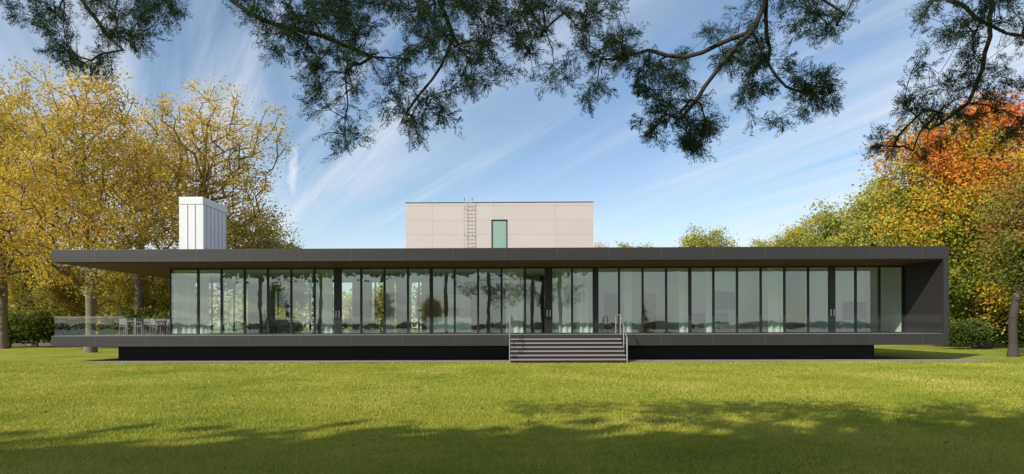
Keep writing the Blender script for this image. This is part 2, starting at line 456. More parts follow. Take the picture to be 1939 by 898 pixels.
for j in range(nb):
    x0 = GX0 + .1 + j * 1.45; x1 = x0 + 1.445
    w = boxes('window', [(x0, x0 + .05, GYB, GYB + .08, gz0, gz1), (x1 - .05, x1, GYB, GYB + .08, gz0, gz1), (x0 + .05, x1 - .05, GYB, GYB + .08, gz0, gz0 + .05), (x0 + .05, x1 - .05, GYB, GYB + .08, gz1 - .07, gz1)], M_FRAME, house)
    add('glass', pane_mesh(x0 + .05, x1 - .05, GYB + .04, gz0 + .05, gz1 - .07), M_GLASS, w)
xw = GX0 + .1 + nb * 1.45
iz0, iz1 = ZD + 0.042, ZS - 0.062
boxes('rear_wall', [(xw + 0.01, GX1 - 0.07, GYB - 0.05, GYB + 0.15, iz0, iz1)], M_WHITE, house)
boxes('partition_wall', [(-5.9, 1.2, 8.2, 8.4, iz0, iz1)], M_TAUPE, house)
boxes('partition_wall', [(1.5, 3.9, 7.6, 7.75, iz0, iz1)], M_WHITE, house)
for k, xx in enumerate((3.9, 8.6, 13.4, 16.2)):
    boxes('partition_wall', [(xx, xx + 0.15, 4.2 if k != 3 else 6.0, GYB - 0.06, iz0, iz1)], M_WHITE, house)
boxes('partition_wall', [(4.06, 8.59, 7.2, 7.35, iz0, iz1)], M_WHITE, house)
boxes('partition_wall', [(8.76, 13.39, 6.6, 6.75, iz0, iz1)], M_WHITE, house)
boxes('partition_wall', [(13.56, 16.19, 8.6, 8.75, iz0, iz1)], M_TAUPE, house)
boxes('partition_wall', [(16.36, 19.87, 6.6, 6.75, iz0, iz1)], M_WHITE, house)
boxes('timber_screen', [(-10.3, -9.1, 9.0, 9.12, iz0, iz1)], M_WOOD, house)
boxes('timber_screen', [(-7.4, -6.6, 8.6, 8.72, iz0, iz1)], M_WOOD, house)
boxes('fireplace_wall', [(-16.6, -15.2, 8.6, 9.3, iz0, iz1)], M_TAUPE, house)
for (fx, fw) in ((5.0, .9), (7.2, .8), (14.3, .9)):
    yq = 7.19 if fx < 13 else 8.59
    boxes('inner_door', [(fx, fx + fw, yq - .03, yq - .003, iz0, iz0 + 2.3)], M_WOOD, house)

# tower volume
TY = 8.0
tx0, tx1, tz = SX(769, TY), SX(1124, TY), SZ(946, 384, TY)
wx0, wx1, wz1 = SX(931, TY), SX(961, TY), SZ(946, 416, TY)
zr = ZT + 0.003
tower = boxes('upper_storey', [(tx0, wx0, TY, TY + 8, zr, tz), (wx1, tx1, TY, TY + 8, zr, tz), (wx0, wx1, TY, TY + 8, wz1, tz), (wx0, wx1, TY + 0.5, TY + 8, zr, wz1 - 0.002)], M_CONC, house)
boxes('parapet_cap', [(tx0 - .02, tx1 + .02, TY - .02, TY + 8.02, tz + 0.002, tz + 0.04)], M_DARK, tower)
wf = boxes('window', [(wx0, wx0 + .05, TY - .02, TY + .1, zr, wz1), (wx1 - .05, wx1, TY - .02, TY + .1, zr, wz1), (wx0 + .05, wx1 - .05, TY - .02, TY + .1, wz1 - .06, wz1)], M_FRAME, house)
add('glass', pane_mesh(wx0 + .05, wx1 - .05, TY - .005, zr, wz1 - .06), M_GLASS, wf)
boxes('blind', [(wx0 + .055, wx1 - .055, TY + .02, TY + .04, zr, wz1 - .065)], mat_std('blind_fabric', (.58, .66, .64), .8, var=.03), wf)
lx0, lx1 = SX(879, TY - .3), SX(894, TY - .3); ly = TY - 0.22
segs = [((lx0, ly, zr), (lx0, ly, tz + .3)), ((lx1, ly, zr), (lx1, ly, tz + .3)), ((lx0, ly, tz + .3), (lx0, TY + .3, tz + .2)), ((lx1, ly, tz + .3), (lx1, TY + .3, tz + .2))]
z = zr + 0.15
while z < tz:
    segs.append(((lx0, ly, z), (lx1, ly, z))); z += 0.22
for z in (zr + .6, zr + 1.8, tz - .3):
    segs += [((lx0, ly, z), (lx0, TY, z)), ((lx1, ly, z), (lx1, TY, z))]
tubes('ladder', segs, 0.013, M_LADDER, house)

# chimney
CY = 5.0
cx0, cx1, cz = SX(341, CY), SX(384, CY), SZ(362, 373, CY)
ch = boxes('chimney', [(cx0, cx1, CY, CY + 2.8, zr, cz - 0.42)], M_ZINC, house)
boxes('chimney_cap', [(cx0 - .03, cx1 + .03, CY - .03, CY + 2.83, cz - 0.40, cz)], M_ZINC, ch)
boxes('chimney_cap_joint', [(cx0 + .01, cx1 - .01, CY + .01, CY + 2.79, cz - 0.419, cz - 0.401)], M_DARK, ch)
sm = []
for k in range(1, 3):
    x = cx0 + (cx1 - cx0) * k / 3; sm.append((x - .012, x + .012, CY - .035, CY - .002, zr, cz - .42))
for k in range(0, 7):
    y = CY + 2.8 * k / 6; y = min(max(y, CY + .012), CY + 2.788)
    sm.append((cx1 + .002, cx1 + .04, y - .012, y + .012, zr, cz - .42)); sm.append((cx0 - .04, cx0 - .002, y - .012, y + .012, zr, cz - .42))
boxes('standing_seams', sm, M_ZINC, ch)

# stairs
sx0, sx1 = -0.40, 4.78; n = 7; rise = ZD / n; tr = 0.29
stairs = boxes('stairs', [(sx0 + .15, sx1 - .15, -(n - 1) * tr + .3 + (k) * tr, -(n - 1) * tr + .3 + (k + 1) * tr - .002 if k < 5 else -0.004, 0.0, rise * (k + 1) - 0.07) for k in range(6)], M_STEP, house)
for k in range(6):
    y0 = -(6 - k) * tr
    boxes('step', [(sx0, sx1, y0, y0 + tr + .02 if k < 5 else -0.004, rise * (k + 1) - 0.06, rise * (k + 1))], M_TREAD, stairs, 0.004)
    boxes('riser', [(sx0 + .02, sx1 - .02, y0 + .05, y0 + .065, rise * k + 0.002, rise * (k + 1) - 0.063)], M_STEP, stairs)
for xx in (sx0 - 0.03, sx1 + 0.03):
    yb = -6 * tr + 0.02; yt = 0.2
    segs = [((xx, yb, .01), (xx, yb, rise + .92)), ((xx, yb, rise + .92), (xx, yt, ZD + .95)), ((xx, yt, ZD + .95), (xx, 1.6, ZD + .95)), ((xx, 1.6, ZD + .95), (xx, 1.6, ZD + .02)), ((xx, yt, ZD + .95), (xx, yt, ZD)),
            ((xx, yb + .12, .01), (xx, yb + .12, rise + .95)), ((xx, (yb + yt) / 2, .01), (xx, (yb + yt) / 2, ZD / 2 + 1.0))]
    hr = tubes('handrail', segs, 0.023, M_STEEL, house)
    me = bpy.data.meshes.new('rail_glass_infill'); me.from_pydata([(xx, yb + .14, rise + .1), (xx, yt, ZD + .08), (xx, yt, ZD + .88), (xx, yb + .14, rise + .86)], [], [(0, 1, 2, 3)])
    add('infill', me, M_RAILGLASS, hr)
def rail_panel(ax, ay, bx, by, cap=True):
    me = bpy.data.meshes.new('glass_balustrade'); z0, z1 = ZD + 0.022, 2.14
    me.from_pydata([(ax, ay, z0), (bx, by, z0), (bx, by, z1), (ax, ay, z1)], [], [(0, 1, 2, 3)])
    b = add('glass_balustrade', me, M_TERRGLASS if cap else M_RAILGLASS, house)
    if not cap: return
    dx = .008 if abs(by - ay) > .1 else 0; dy = .008 if dx == 0 else 0
    boxes('cap_rail', [(min(ax, bx) - dx, max(ax, bx) + dx, min(ay, by) - dy, max(ay, by) + dy, z1 + .001, z1 + .018)], M_LADDER, b)
def rail_run(xa, xb, y, cap=True):
    n = max(1, round((xb - xa) / 2.45)); w = (xb - xa) / n
    for i in range(n): rail_panel(xa + i * w + .01, y, xa + (i + 1) * w - .01, y, cap)
rail_run(XL + .1, GX0 - .5, 0.06); rail_run(GX0 - .5, sx0, 0.06, False); rail_run(sx1, XRI - .05, 0.06, False)
for i in range(5):
    rail_panel(XL + .07, 0.1 + i * 2.7, XL + .07, 0.1 + i * 2.7 + 2.68)
rail_run(XL + .1, GX0, YB - .1)

# ------------------------------------------------------------------ curtains
def curtain(x0, x1, y, seed):
    rg = np.random.default_rng(seed); n = int((x1 - x0) / 0.03)
    xs = np.linspace(x0, x1, n); ph = np.cumsum(0.35 + 0.45 * rg.random(n)); off = 0.05 * np.sin(ph)
    V = []
    for xx, o in zip(xs, off):
        V.append((xx, y + o, iz0 + .02)); V.append((xx, y + o * .8, iz1 - .02))
    Fc = [(2 * i, 2 * i + 2, 2 * i + 3, 2 * i + 1) for i in range(n - 1)]
    me = bpy.data.meshes.new('curtain'); me.from_pydata(V, [], Fc)
    for p in me.polygons: p.use_smooth = True
    ob = add('curtain', me, M_CURT)
    ob['label'] = 'pale sheer full height curtain hanging behind window glass'; ob['category'] = 'curtain'; ob['group'] = 'sheer curtains along the glazing'
cx = lambda p: SX(p, GY + .4)
for i, (a, b_) in enumerate([(330, 372), (376, 398), (610, 630), (958, 990), (1052, 1082), (1092, 1122), (1182, 1196), (1286, 1306), (1336, 1352), (1454, 1484)]):
    curtain(cx(a), cx(b_), GY + 0.34, i)
for i, (a, b_) in enumerate([(-17.5, -16.7), (-13.4, -12.4), (-8.8, -8.2)]):
    curtain(a, b_, GYB - .35, 30 + i)

# ------------------------------------------------------------------ interior furniture
Z0 = ZD + 0.042
isl = thing('kitchen_island', 'white kitchen island with stone worktop standing indoors', 'kitchen island', (-3.7, 4.6, Z0))
boxes('cabinet', [(-5.0, -2.6, 4.2, 5.1, Z0 + .08, Z0 + .86)], M_WHITE, isl, .01)
boxes('worktop', [(-5.05, -2.55, 4.15, 5.15, Z0 + .863, Z0 + .91)], M_FLOOR, isl, .005)
boxes('base', [(-4.95, -2.65, 4.25, 5.05, Z0, Z0 + .078)], M_DARK, isl)
tubes('tap', [((-3.7, 4.9, Z0 + .91), (-3.7, 4.9, Z0 + 1.25)), ((-3.7, 4.9, Z0 + 1.25), (-3.7, 4.7, Z0 + 1.25))], .015, M_STEEL, isl)
cab = thing('kitchen_cabinet', 'tall walnut kitchen cupboards with built in ovens', 'cabinet', (-3.9, 7.9, Z0))
boxes('body', [(-5.6, -2.2, 7.6, 8.18, Z0, Z0 + 2.3)], M_WOOD, cab)
for i in range(5):
    boxes('door', [(-5.58 + i * .68, -5.58 + i * .68 + .66, 7.57, 7.597, Z0 + .1, Z0 + 2.28)], M_WOOD if i not in (2, 3) else M_WHITE, cab, .004)
boxes('oven', [(-4.2, -3.6, 7.54, 7.567, Z0 + .9, Z0 + 1.5)], M_FRAME, cab)

def make_table(name, label, L_, W_, H_, top, leg, loc, group=None):
    t = thing(name, label, 'table', (0, 0, 0), group)
    boxes('tabletop', [(-L_/2, L_/2, -W_/2, W_/2, H_ - .04, H_)], top, t, .006)
    for sx in (-1, 1):
        for sy in (-1, 1):
            x = sx * (L_/2 - .06); y = sy * (W_/2 - .06)
            boxes('leg', [(x - .025, x + .025, y - .025, y + .025, 0, H_ - .042)], leg, t)
    t.location = loc
    return t
def make_chair(name, label, mat, group):
    t = thing(name, label, 'chair', (0, 0, 0), group)
    boxes('seat', [(-.23, .23, -.22, .22, .42, .46)], mat, t, .008)
    boxes('backrest', [(-.22, .22, .2, .23, .52, .86)], mat, t, .008)
    for sx in (-1, 1):
        boxes('leg', [(sx * .215 - .015, sx * .215 + .015, -.215, -.185, 0, .64)], mat, t)
        boxes('leg', [(sx * .215 - .015, sx * .215 + .015, .202, .228, 0, .515)], mat, t)
        boxes('armrest', [(sx * .215 - .02, sx * .215 + .02, -.21, .198, .642, .665)], mat, t)
    return t
def dup(src, loc, rot=0.0):
    e = src.copy(); COL.objects.link(e); e.location = loc; e.rotation_euler = (0, 0, rot)
    for c in src.children:
        k = c.copy(); k.parent = e; COL.objects.link(k)
    return e
gt = 'outdoor tables on the covered terrace'; gc = 'outdoor chairs on the covered terrace'
zt = ZD + .021
t1 = make_table('outdoor_table', 'grey metal outdoor table on the covered terrace', 1.8, .9, .74, M_FURN, M_FURN, (-20.4, 4.4, zt), gt)
dup(t1, (-20.6, 8.0, zt), .1)
c1 = make_chair('outdoor_chair', 'grey metal armchair beside the outdoor table', M_FURN, gc)
c1.location = (-21.0, 3.6, zt); c1.rotation_euler = (0, 0, math.pi)
for (x, y, r) in [(-20.2, 3.6, 3.0), (-19.4, 3.7, 2.7), (-21.0, 5.2, 0), (-20.1, 5.25, .1), (-19.1, 4.6, -1.3), (-21.3, 7.2, 3.2), (-20.4, 7.1, 3.0), (-21.2, 8.9, 0), (-20.2, 8.9, .2), (-18.9, 1.6, 1.2), (-19.0, 6.6, -.6)]:
    dup(c1, (x, y, zt), r)
t2 = make_table('dining_table', 'long walnut dining table behind the glass', 3.2, 1.0, .75, M_WOOD, M_FRAME, (-9.6, 5.5, Z0))
ci = make_chair('dining_chair', 'dark dining chair beside the walnut table', M_FRAME, 'dining chairs around the table')
ci.location = (-10.8, 4.7, Z0); ci.rotation_euler = (0, 0, math.pi)
for (x, y, r) in [(-9.9, 4.7, math.pi), (-9.0, 4.7, math.pi), (-8.4, 4.75, 3.0), (-10.8, 6.3, 0), (-9.9, 6.3, 0), (-9.0, 6.3, 0)]:
    dup(ci, (x, y, Z0), r)
so = thing('sofa', 'low grey fabric sofa in the living room', 'sofa', (-14.2, 6.5, Z0))
boxes('seat', [(-15.4, -13.0, 6.0, 6.9, Z0 + .1, Z0 + .42)], M_FABRIC, so, .04)
boxes('backrest', [(-15.4, -13.0, 6.905, 7.15, Z0 + .1, Z0 + .8)], M_FABRIC, so, .04)
for x in (-15.66, -12.995):
    boxes('armrest', [(x, x + .255, 6.0, 7.15, Z0 + .1, Z0 + .6)], M_FABRIC, so, .04)
t3 = make_table('coffee_table', 'low dark coffee table before the sofa', 1.3, .7, .36, M_FRAME, M_FRAME, (-14.2, 5.0, Z0))
bed = thing('bed', 'wide low bed with pale covers in a bedroom', 'bed', (11, 5, Z0))
boxes('mattress', [(10.0, 11.8, 4.4, 6.3, Z0 + .25, Z0 + .5)], M_WHITE, bed, .05)
boxes('bed_frame', [(9.95, 11.85, 4.35, 6.35, Z0, Z0 + .245)], M_WOOD, bed, .01)
boxes('headboard', [(9.9, 11.9, 6.36, 6.46, Z0, Z0 + 1.1)], M_WOOD, bed, .01)
def picture(label, xa, xb, yy, za, zb, col):
    pic = thing('framed_picture', label, 'picture', ((xa + xb) / 2, yy, (za + zb) / 2), 'framed pictures on the bedroom walls')
    boxes('frame', [(xa, xb, yy - .06, yy - .01, za, za + .05), (xa, xb, yy - .06, yy - .01, zb - .05, zb), (xa, xa + .05, yy - .06, yy - .01, za + .052, zb - .052), (xb - .05, xb, yy - .06, yy - .01, za + .052, zb - .052)], M_FRAME, pic)
    boxes('canvas', [(xa + .052, xb - .052, yy - .04, yy - .015, za + .053, zb - .053)], mat_std('picture_surface', col, .3, var=.6, scale=2), pic)
picture('wide dark framed picture hanging on a white wall', SX(1598, 6.5), SX(1664, 6.5), 6.6, 2.0, 3.0, (.06, .07, .06))
picture('small dark framed picture on a pale wall', 11.0, 12.4, 6.6, 2.6, 3.6, (.12, .11, .09))

# ------------------------------------------------------------------ trees in view
GL = 'tall golden maples beside the terrace'
LBL = 'tall airy golden yellow maple with pale forked limbs'
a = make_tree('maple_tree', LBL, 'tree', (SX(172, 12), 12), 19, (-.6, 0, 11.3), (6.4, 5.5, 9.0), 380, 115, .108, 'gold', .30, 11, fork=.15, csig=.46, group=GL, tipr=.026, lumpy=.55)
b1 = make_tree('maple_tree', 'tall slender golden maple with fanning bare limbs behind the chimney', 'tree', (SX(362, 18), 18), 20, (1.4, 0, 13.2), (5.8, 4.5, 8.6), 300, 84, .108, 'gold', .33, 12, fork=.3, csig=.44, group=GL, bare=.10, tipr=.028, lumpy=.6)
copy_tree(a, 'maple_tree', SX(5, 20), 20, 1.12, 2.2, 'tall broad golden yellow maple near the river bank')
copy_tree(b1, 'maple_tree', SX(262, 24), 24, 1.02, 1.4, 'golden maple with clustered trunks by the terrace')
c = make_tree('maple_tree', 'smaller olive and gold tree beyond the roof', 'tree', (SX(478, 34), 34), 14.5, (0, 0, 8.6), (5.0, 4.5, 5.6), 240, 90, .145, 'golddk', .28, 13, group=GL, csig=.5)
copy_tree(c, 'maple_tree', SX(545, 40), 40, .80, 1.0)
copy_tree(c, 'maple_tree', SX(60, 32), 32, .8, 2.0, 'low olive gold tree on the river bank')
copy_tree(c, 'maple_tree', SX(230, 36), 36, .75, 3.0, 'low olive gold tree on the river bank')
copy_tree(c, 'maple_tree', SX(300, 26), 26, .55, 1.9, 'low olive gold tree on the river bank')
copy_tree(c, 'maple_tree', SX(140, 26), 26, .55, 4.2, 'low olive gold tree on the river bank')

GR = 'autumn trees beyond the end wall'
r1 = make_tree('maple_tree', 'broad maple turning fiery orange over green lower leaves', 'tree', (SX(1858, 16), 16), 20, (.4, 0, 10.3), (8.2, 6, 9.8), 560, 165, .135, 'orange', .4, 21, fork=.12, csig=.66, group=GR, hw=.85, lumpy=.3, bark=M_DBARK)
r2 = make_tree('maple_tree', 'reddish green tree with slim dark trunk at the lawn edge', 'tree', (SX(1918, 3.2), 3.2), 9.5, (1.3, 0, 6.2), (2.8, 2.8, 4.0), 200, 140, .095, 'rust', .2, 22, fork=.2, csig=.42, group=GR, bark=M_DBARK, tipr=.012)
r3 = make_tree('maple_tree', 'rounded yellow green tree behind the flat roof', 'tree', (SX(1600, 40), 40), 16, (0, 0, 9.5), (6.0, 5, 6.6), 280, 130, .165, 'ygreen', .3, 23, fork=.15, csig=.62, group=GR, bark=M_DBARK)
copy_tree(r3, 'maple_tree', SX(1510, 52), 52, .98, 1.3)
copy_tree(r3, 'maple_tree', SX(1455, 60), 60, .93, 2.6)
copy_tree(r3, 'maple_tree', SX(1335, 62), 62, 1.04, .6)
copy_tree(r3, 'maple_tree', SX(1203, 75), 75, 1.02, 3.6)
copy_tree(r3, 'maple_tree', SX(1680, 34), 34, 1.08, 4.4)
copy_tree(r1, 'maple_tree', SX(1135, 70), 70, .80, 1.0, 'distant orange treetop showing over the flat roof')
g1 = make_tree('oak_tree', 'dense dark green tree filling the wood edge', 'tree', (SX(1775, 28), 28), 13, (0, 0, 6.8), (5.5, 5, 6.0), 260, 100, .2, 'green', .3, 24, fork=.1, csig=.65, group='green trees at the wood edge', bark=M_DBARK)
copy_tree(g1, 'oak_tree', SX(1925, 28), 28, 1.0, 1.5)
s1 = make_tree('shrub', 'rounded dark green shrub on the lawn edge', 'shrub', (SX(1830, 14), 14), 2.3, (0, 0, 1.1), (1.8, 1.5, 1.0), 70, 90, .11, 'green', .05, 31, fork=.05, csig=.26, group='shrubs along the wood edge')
for (p, y, s) in [(1800, 20, 1.2), (1880, 18, 1.2), (1935, 16, 1.1), (1960, 20, 1.4), (1850, 24, 1.6), (20, 24, 1.4), (70, 24, 1.5), (-30, 23, 1.3), (230, 22, 1.2), (300, 24, 1.3), (130, 25, 1.2), (270, 23, 1.5), (330, 23, 1.4)]:
    copy_tree(s1, 'shrub', SX(p, y), y, s, y * 1.3)

def wood(name, label, pts, hmin, hmax, nper, leaf, pal, seed, spread):
    rg = np.random.default_rng(seed); Cs = []; T = []
    for (x, y) in pts:
        h = hmin + (hmax - hmin) * rg.random()
        n = nper; d = rg.normal(size=(n, 3)); d /= np.linalg.norm(d, axis=1, keepdims=True)
        d *= (rg.random(n) ** .35)[:, None]
        c = np.array([x, y, h * .5]) + d * np.array([spread, spread, h * .5])
        Cs.append(c); T.append(rg.random() * .6 + .25 * rg.random(n) + .15 * (c[:, 2] / h))
    C = np.concatenate(Cs); t = np.concatenate(T)
    ob = add(name, leaves_mesh(name, C, leaf * (.6 + .8 * rg.random(len(C))), ramp(PAL[pal], t), rg), M_LEAF)
    ob['kind'] = 'stuff'; ob['label'] = label; ob['category'] = 'woodland'
rg = np.random.default_rng(5)
pts = [(x + rg.normal() * 2, 100 + rg.random() * 25) for x in np.arange(-140, 20, 4)]
wood('far_woodland', 'distant mass of yellow green trees across the river', pts, 10, 14, 1000, .6, 'golddk', 41, 5)
pts = [(x + rg.normal() * 2, 70 + rg.random() * 25) for x in np.arange(28, 130, 4.5)]
wood('far_woodland', 'dense green wood behind the lawn', pts, 9, 14, 1100, .5, 'ygreen', 42, 4.5)
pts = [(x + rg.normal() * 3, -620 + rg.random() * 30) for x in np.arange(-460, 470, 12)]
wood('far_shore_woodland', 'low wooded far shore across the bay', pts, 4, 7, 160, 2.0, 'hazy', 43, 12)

# ------------------------------------------------------------------ trees behind the viewpoint (seen as reflections and shadows)
GB = 'tall shade trees standing across the lawn from the house'
h1 = make_tree('shade_tree', 'tall shade tree with high green crown reflected in glass', 'tree', (-17.5, -40.4), 17, (0, 0, 12.2), (6.2, 4.4, 4.2), 360, 140, .40, 'green', .22, 51, fork=.5, csig=.8, group=GB, lumpy=.15, bark=M_DBARK)
for (x, y, s, r) in [(-9.5, -39.4, 1.0, 0.1), (-25.5, -41.4, 1.0, 3.2), (-3.0, -38.3, 1.02, 3.1), (5.0, -37.2, 1.0, 0.1), (-33, -42, 1.0, .1), (1.0, -43.0, 1.0, 1.6)]:
    copy_tree(h1, 'shade_tree', x, y, s, r)
e1 = make_tree('conifer_tree', 'small dark conical evergreen mirrored in the windows', 'tree', (-34, -52), 8, (0, 0, 4.2), (2.8, 2.8, 3.6), 120, 60, .2, 'green', .14, 52, conical=True, fork=.1, csig=.4, group='small evergreens by the bay', mat=M_GREENLEAF, mind=.3)
copy_tree(e1, 'conifer_tree', 20, -62, .7, 2.0)
copy_tree(c, 'maple_tree', -24, -72, .6, 2.0, 'small olive tree on the bay shore')
copy_tree(c, 'maple_tree', -16, -70, .5, 1.0, 'small olive tree on the bay shore')

# ------------------------------------------------------------------ overhanging cedar
def frond(rg):
    A = []; B = []
    L_ = .15
    for i in range(8):
        t = i / 7; x = t * L_
        y0 = 0.012 * math.sin(t * 4)
        for s in (-1, 1):
            l = (.06 * (1 - t) + .026) * (.7 + .6 * rg.random()); an = s * (.5 + .35 * rg.random())
            tip = np.array([x + l * math.cos(an), y0 + l * math.sin(an), rg.normal() * .012 - .2 * l])
            p0 = np.array([x, y0, -.05 * t * t]); A.append(p0); B.append(tip)
            pm = p0 + (tip - p0) * .5; l2 = l * .45
            a2 = an + rg.choice([-1, 1]) * .7
            A.append(pm); B.append(pm + np.array([l2 * math.cos(a2), l2 * math.sin(a2), rg.normal() * .01]))
    A.append(np.array([0, 0, 0.])); B.append(np.array([L_ * 1.1, 0, -.05]))
    return np.array(A), np.array(B)
rg = np.random.default_rng(77)
FR = [frond(rg) for _ in range(8)]

def inpoly(x, y, poly):
    c = False; n = len(poly); j = n - 1
    for i in range(n):
        xi, yi = poly[i]; xj, yj = poly[j]
        if (yi > y) != (yj > y) and x < (xj - xi) * (y - yi) / (yj - yi) + xi: c = not c
        j = i
    return c
regions = [
 ([(-60,-60),(0,20),(40,40),(70,60),(85,100),(130,120),(170,142),(215,150),(275,138),(250,105),(290,65),(335,45),(350,-60)], 190),
 ([(440,-60),(450,30),(495,60),(505,110),(560,115),(585,165),(590,205),(625,225),(622,262),(650,300),(690,292),(702,262),(760,262),(835,262),(872,235),(845,205),(880,175),(960,160),(985,120),(1000,60),(1010,-60)], 640),
 ([(960,-60),(960,50),(985,90),(975,130),(1010,160),(1085,165),(1105,125),(1080,85),(1160,55),(1185,-20),(1185,-60)], 115),
 ([(1120,75),(1100,100),(1150,135),(1095,185),(1130,205),(1180,190),(1130,235),(1195,255),(1240,262),(1290,290),(1335,282),(1325,250),(1360,240),(1330,205),(1350,165),(1400,130),(1480,105),(1460,60),(1380,60),(1330,40),(1290,70),(1180,62)], 260),
 ([(1330,-60),(1360,10),(1420,50),(1480,85),(1520,60),(1570,75),(1600,50),(1650,45),(1665,0),(1690,-60)], 100),
 ([(1400,150),(1405,200),(1440,240),(1500,235),(1530,200),(1580,195),(1570,140),(1500,110),(1450,105)], 85),
 ([(1735,-60),(1745,40),(1800,70),(1745,105),(1715,130),(1745,165),(1690,200),(1720,225),(1650,268),(1690,310),(1745,300),(1770,270),(1840,245),(1900,265),(2040,250),(2040,-60)], 280),
]
limbs = [
 [(60,-200),(110,-70),(150,-10),(190,45),(235,95)],
 [(330,-260),(385,-70),(440,0),(500,38),(570,58),(640,80),(705,108),(770,112)],
 [(640,80),(655,140),(660,200),(655,260)],
 [(760,-260),(790,-70),(830,-5),(860,70),(820,150),(770,215)],
 [(960,-260),(975,-70),(990,0),(1035,60),(1050,120)],
 [(1420,-260),(1440,-70),(1452,0),(1425,60),(1385,100),(1335,165),(1290,225)],
 [(1385,100),(1300,108),(1230,95),(1165,112)],
 [(1425,60),(1455,120),(1490,165),(1545,175)],
 [(1500,-260),(1520,-70),(1560,0),(1600,25)],
 [(1850,-300),(1770,-70),(1795,0),(1850,35),(1939,68),(2010,90)],
 [(1900,-260),(1885,-70),(1875,40),(1862,130),(1835,195),(1760,245)],
]
TRX, TRY = 2.2, -35.0
cedar = thing('cedar_tree', 'old cedar with dark feathery boughs overhanging the lawn', 'tree', (TRX, TRY, 0))
BY = -23.0
nodes = []; par = []
for i in range(15):
    nodes.append((TRX + .15 * math.sin(i), TRY + .1 * math.cos(i * 1.3), i * .95)); par.append(i - 1)
for li, lb in enumerate(limbs):
    pts3 = []
    dz = 0.35 * math.sin(li * 2.1)
    for (p, q) in lb: pts3.append(np.array(SP(p, q, BY + dz)))
    if lb[0][1] < -100:
        z0 = 7.5 + (li % 4) * .5; k0 = int(z0 / .95)
        prev = k0; s = np.array(nodes[k0]); e = pts3[1]
        m = (s + e) / 2 + np.array([0, 0, .8 + .2 * (li % 3)])
        for t in np.linspace(.1, 1, 9):
            nodes.append(tuple((1-t)**2 * s + 2*t*(1-t)*m + t*t*e)); par.append(prev); prev = len(nodes) - 1
        pts3 = pts3[2:]
    else:
        arrn = np.array(nodes); prev = int(np.argmin(np.linalg.norm(arrn - pts3[0], axis=1))); pts3 = pts3[1:]
    for p in pts3:
        s = np.array(nodes[prev]); k = max(1, int(np.linalg.norm(p - s) / .16))
        for j in range(1, k + 1):
            q = s + (p - s) * j / k + (rg.normal(size=3) * .02 if j < k else 0)
            nodes.append(tuple(q)); par.append(prev); prev = len(nodes) - 1
n_limb = len(nodes)
pts = []
for poly, cnt in regions:
    xs = [p[0] for p in poly]; ys = [p[1] for p in poly]; got = 0; tries = 0
    while got < cnt and tries < cnt * 60:
        tries += 1
        x = rg.uniform(min(xs), max(xs)); y = rg.uniform(min(ys), max(ys))
        if not inpoly(x, y, poly): continue
        if mnoise.noise(Vector((x * .02, y * .02, 3.3))) + .35 * mnoise.noise(Vector((x * .05, y * .05, 9.3))) < -0.04 - .10 * (y < 60): continue
        pts.append(np.array(SP(x, y, BY + rg.normal() * .38))); got += 1
pts = np.array(pts)
la = np.array(nodes)
dmin = np.array([np.min(np.linalg.norm(la - p, axis=1)) for p in pts])
pts = pts[np.argsort(dmin)]
arr, par2, tips = grow(nodes, par, pts, rg, up=-.12, step=.12, pen=-0.0)
rad = radii(par2, tips, .11, .0026, .58)
rad[:15] = np.linspace(.34, .12, 15)
rad[15:] = np.minimum(rad[15:], .026)
idx = np.arange(1, len(par2)); pi = par2[idx]
rp = np.minimum(rad[pi], rad[idx] * 1.5)
add('trunk', tube_mesh('trunk', arr[pi], arr[idx], rp, rad[idx], 6), M_CBARK, cedar)
child_pts = []; dirs = []
for t in tips:
    q = t; c_ = 0
    while c_ < 2 and par2[q] >= n_limb:
        dv = arr[q] - arr[par2[q]]; child_pts.append(arr[q]); dirs.append(dv / (np.linalg.norm(dv) + 1e-9)); q = par2[q]; c_ += 1
    if c_ == 0:
        dv = arr[t] - arr[par2[t]]; child_pts.append(arr[t]); dirs.append(dv / (np.linalg.norm(dv) + 1e-9))
PA = []; PB = []; CC = []
for p, d in zip(child_pts, dirs):
    for r in range(2 + int(rg.random() < .4)):
        A, B = FR[rg.integers(8)]
        dd = d + rg.normal(size=3) * .6 + np.array([0, 0, -.3]); dd /= np.linalg.norm(dd)
        u = rg.normal(size=3); u -= u.dot(dd) * dd; u /= np.linalg.norm(u); w = np.cross(dd, u)
        R = np.stack([dd, u, w]); sc = .7 + .65 * rg.random()
        PA.append(p + (A * sc) @ R); PB.append(p + (B * sc) @ R)
        CC.append(np.full(len(A), rg.random()))
PA = np.concatenate(PA); PB = np.concatenate(PB); CC = np.concatenate(CC)
n = len(PA); d = PB - PA; rv = rg.normal(size=(n, 3)); s = np.cross(d, rv); s /= (np.linalg.norm(s, axis=1, keepdims=True) + 1e-9)
s *= .0029
M_ = PA + d * .55
V = np.stack([PA, M_ + s, PB, M_ - s], 1).reshape(-1, 3)
cols = ramp([(0, (.02, .042, .024)), (.6, (.04, .07, .034)), (1, (.10, .12, .04))], CC * .7 + .3 * rg.random(n))
add('foliage', fast_mesh('foliage', V, np.arange(n * 4).reshape(n, 4), 4, np.repeat(cols, 4, axis=0)), M_GREENLEAF, cedar)
m = 20000
d = rg.normal(size=(m, 3)); d /= np.linalg.norm(d, axis=1, keepdims=True)
C = np.array([TRX, TRY - 1, 10.5]) + d * (rg.random(m) ** .45)[:, None] * np.array([5.0, 4.0, 3.6])
add('crown', leaves_mesh('crown', C, .16 + .16 * rg.random(m), ramp(PAL['pine'], rg.random(m)), rg, 1.8), M_GREENLEAF, cedar)

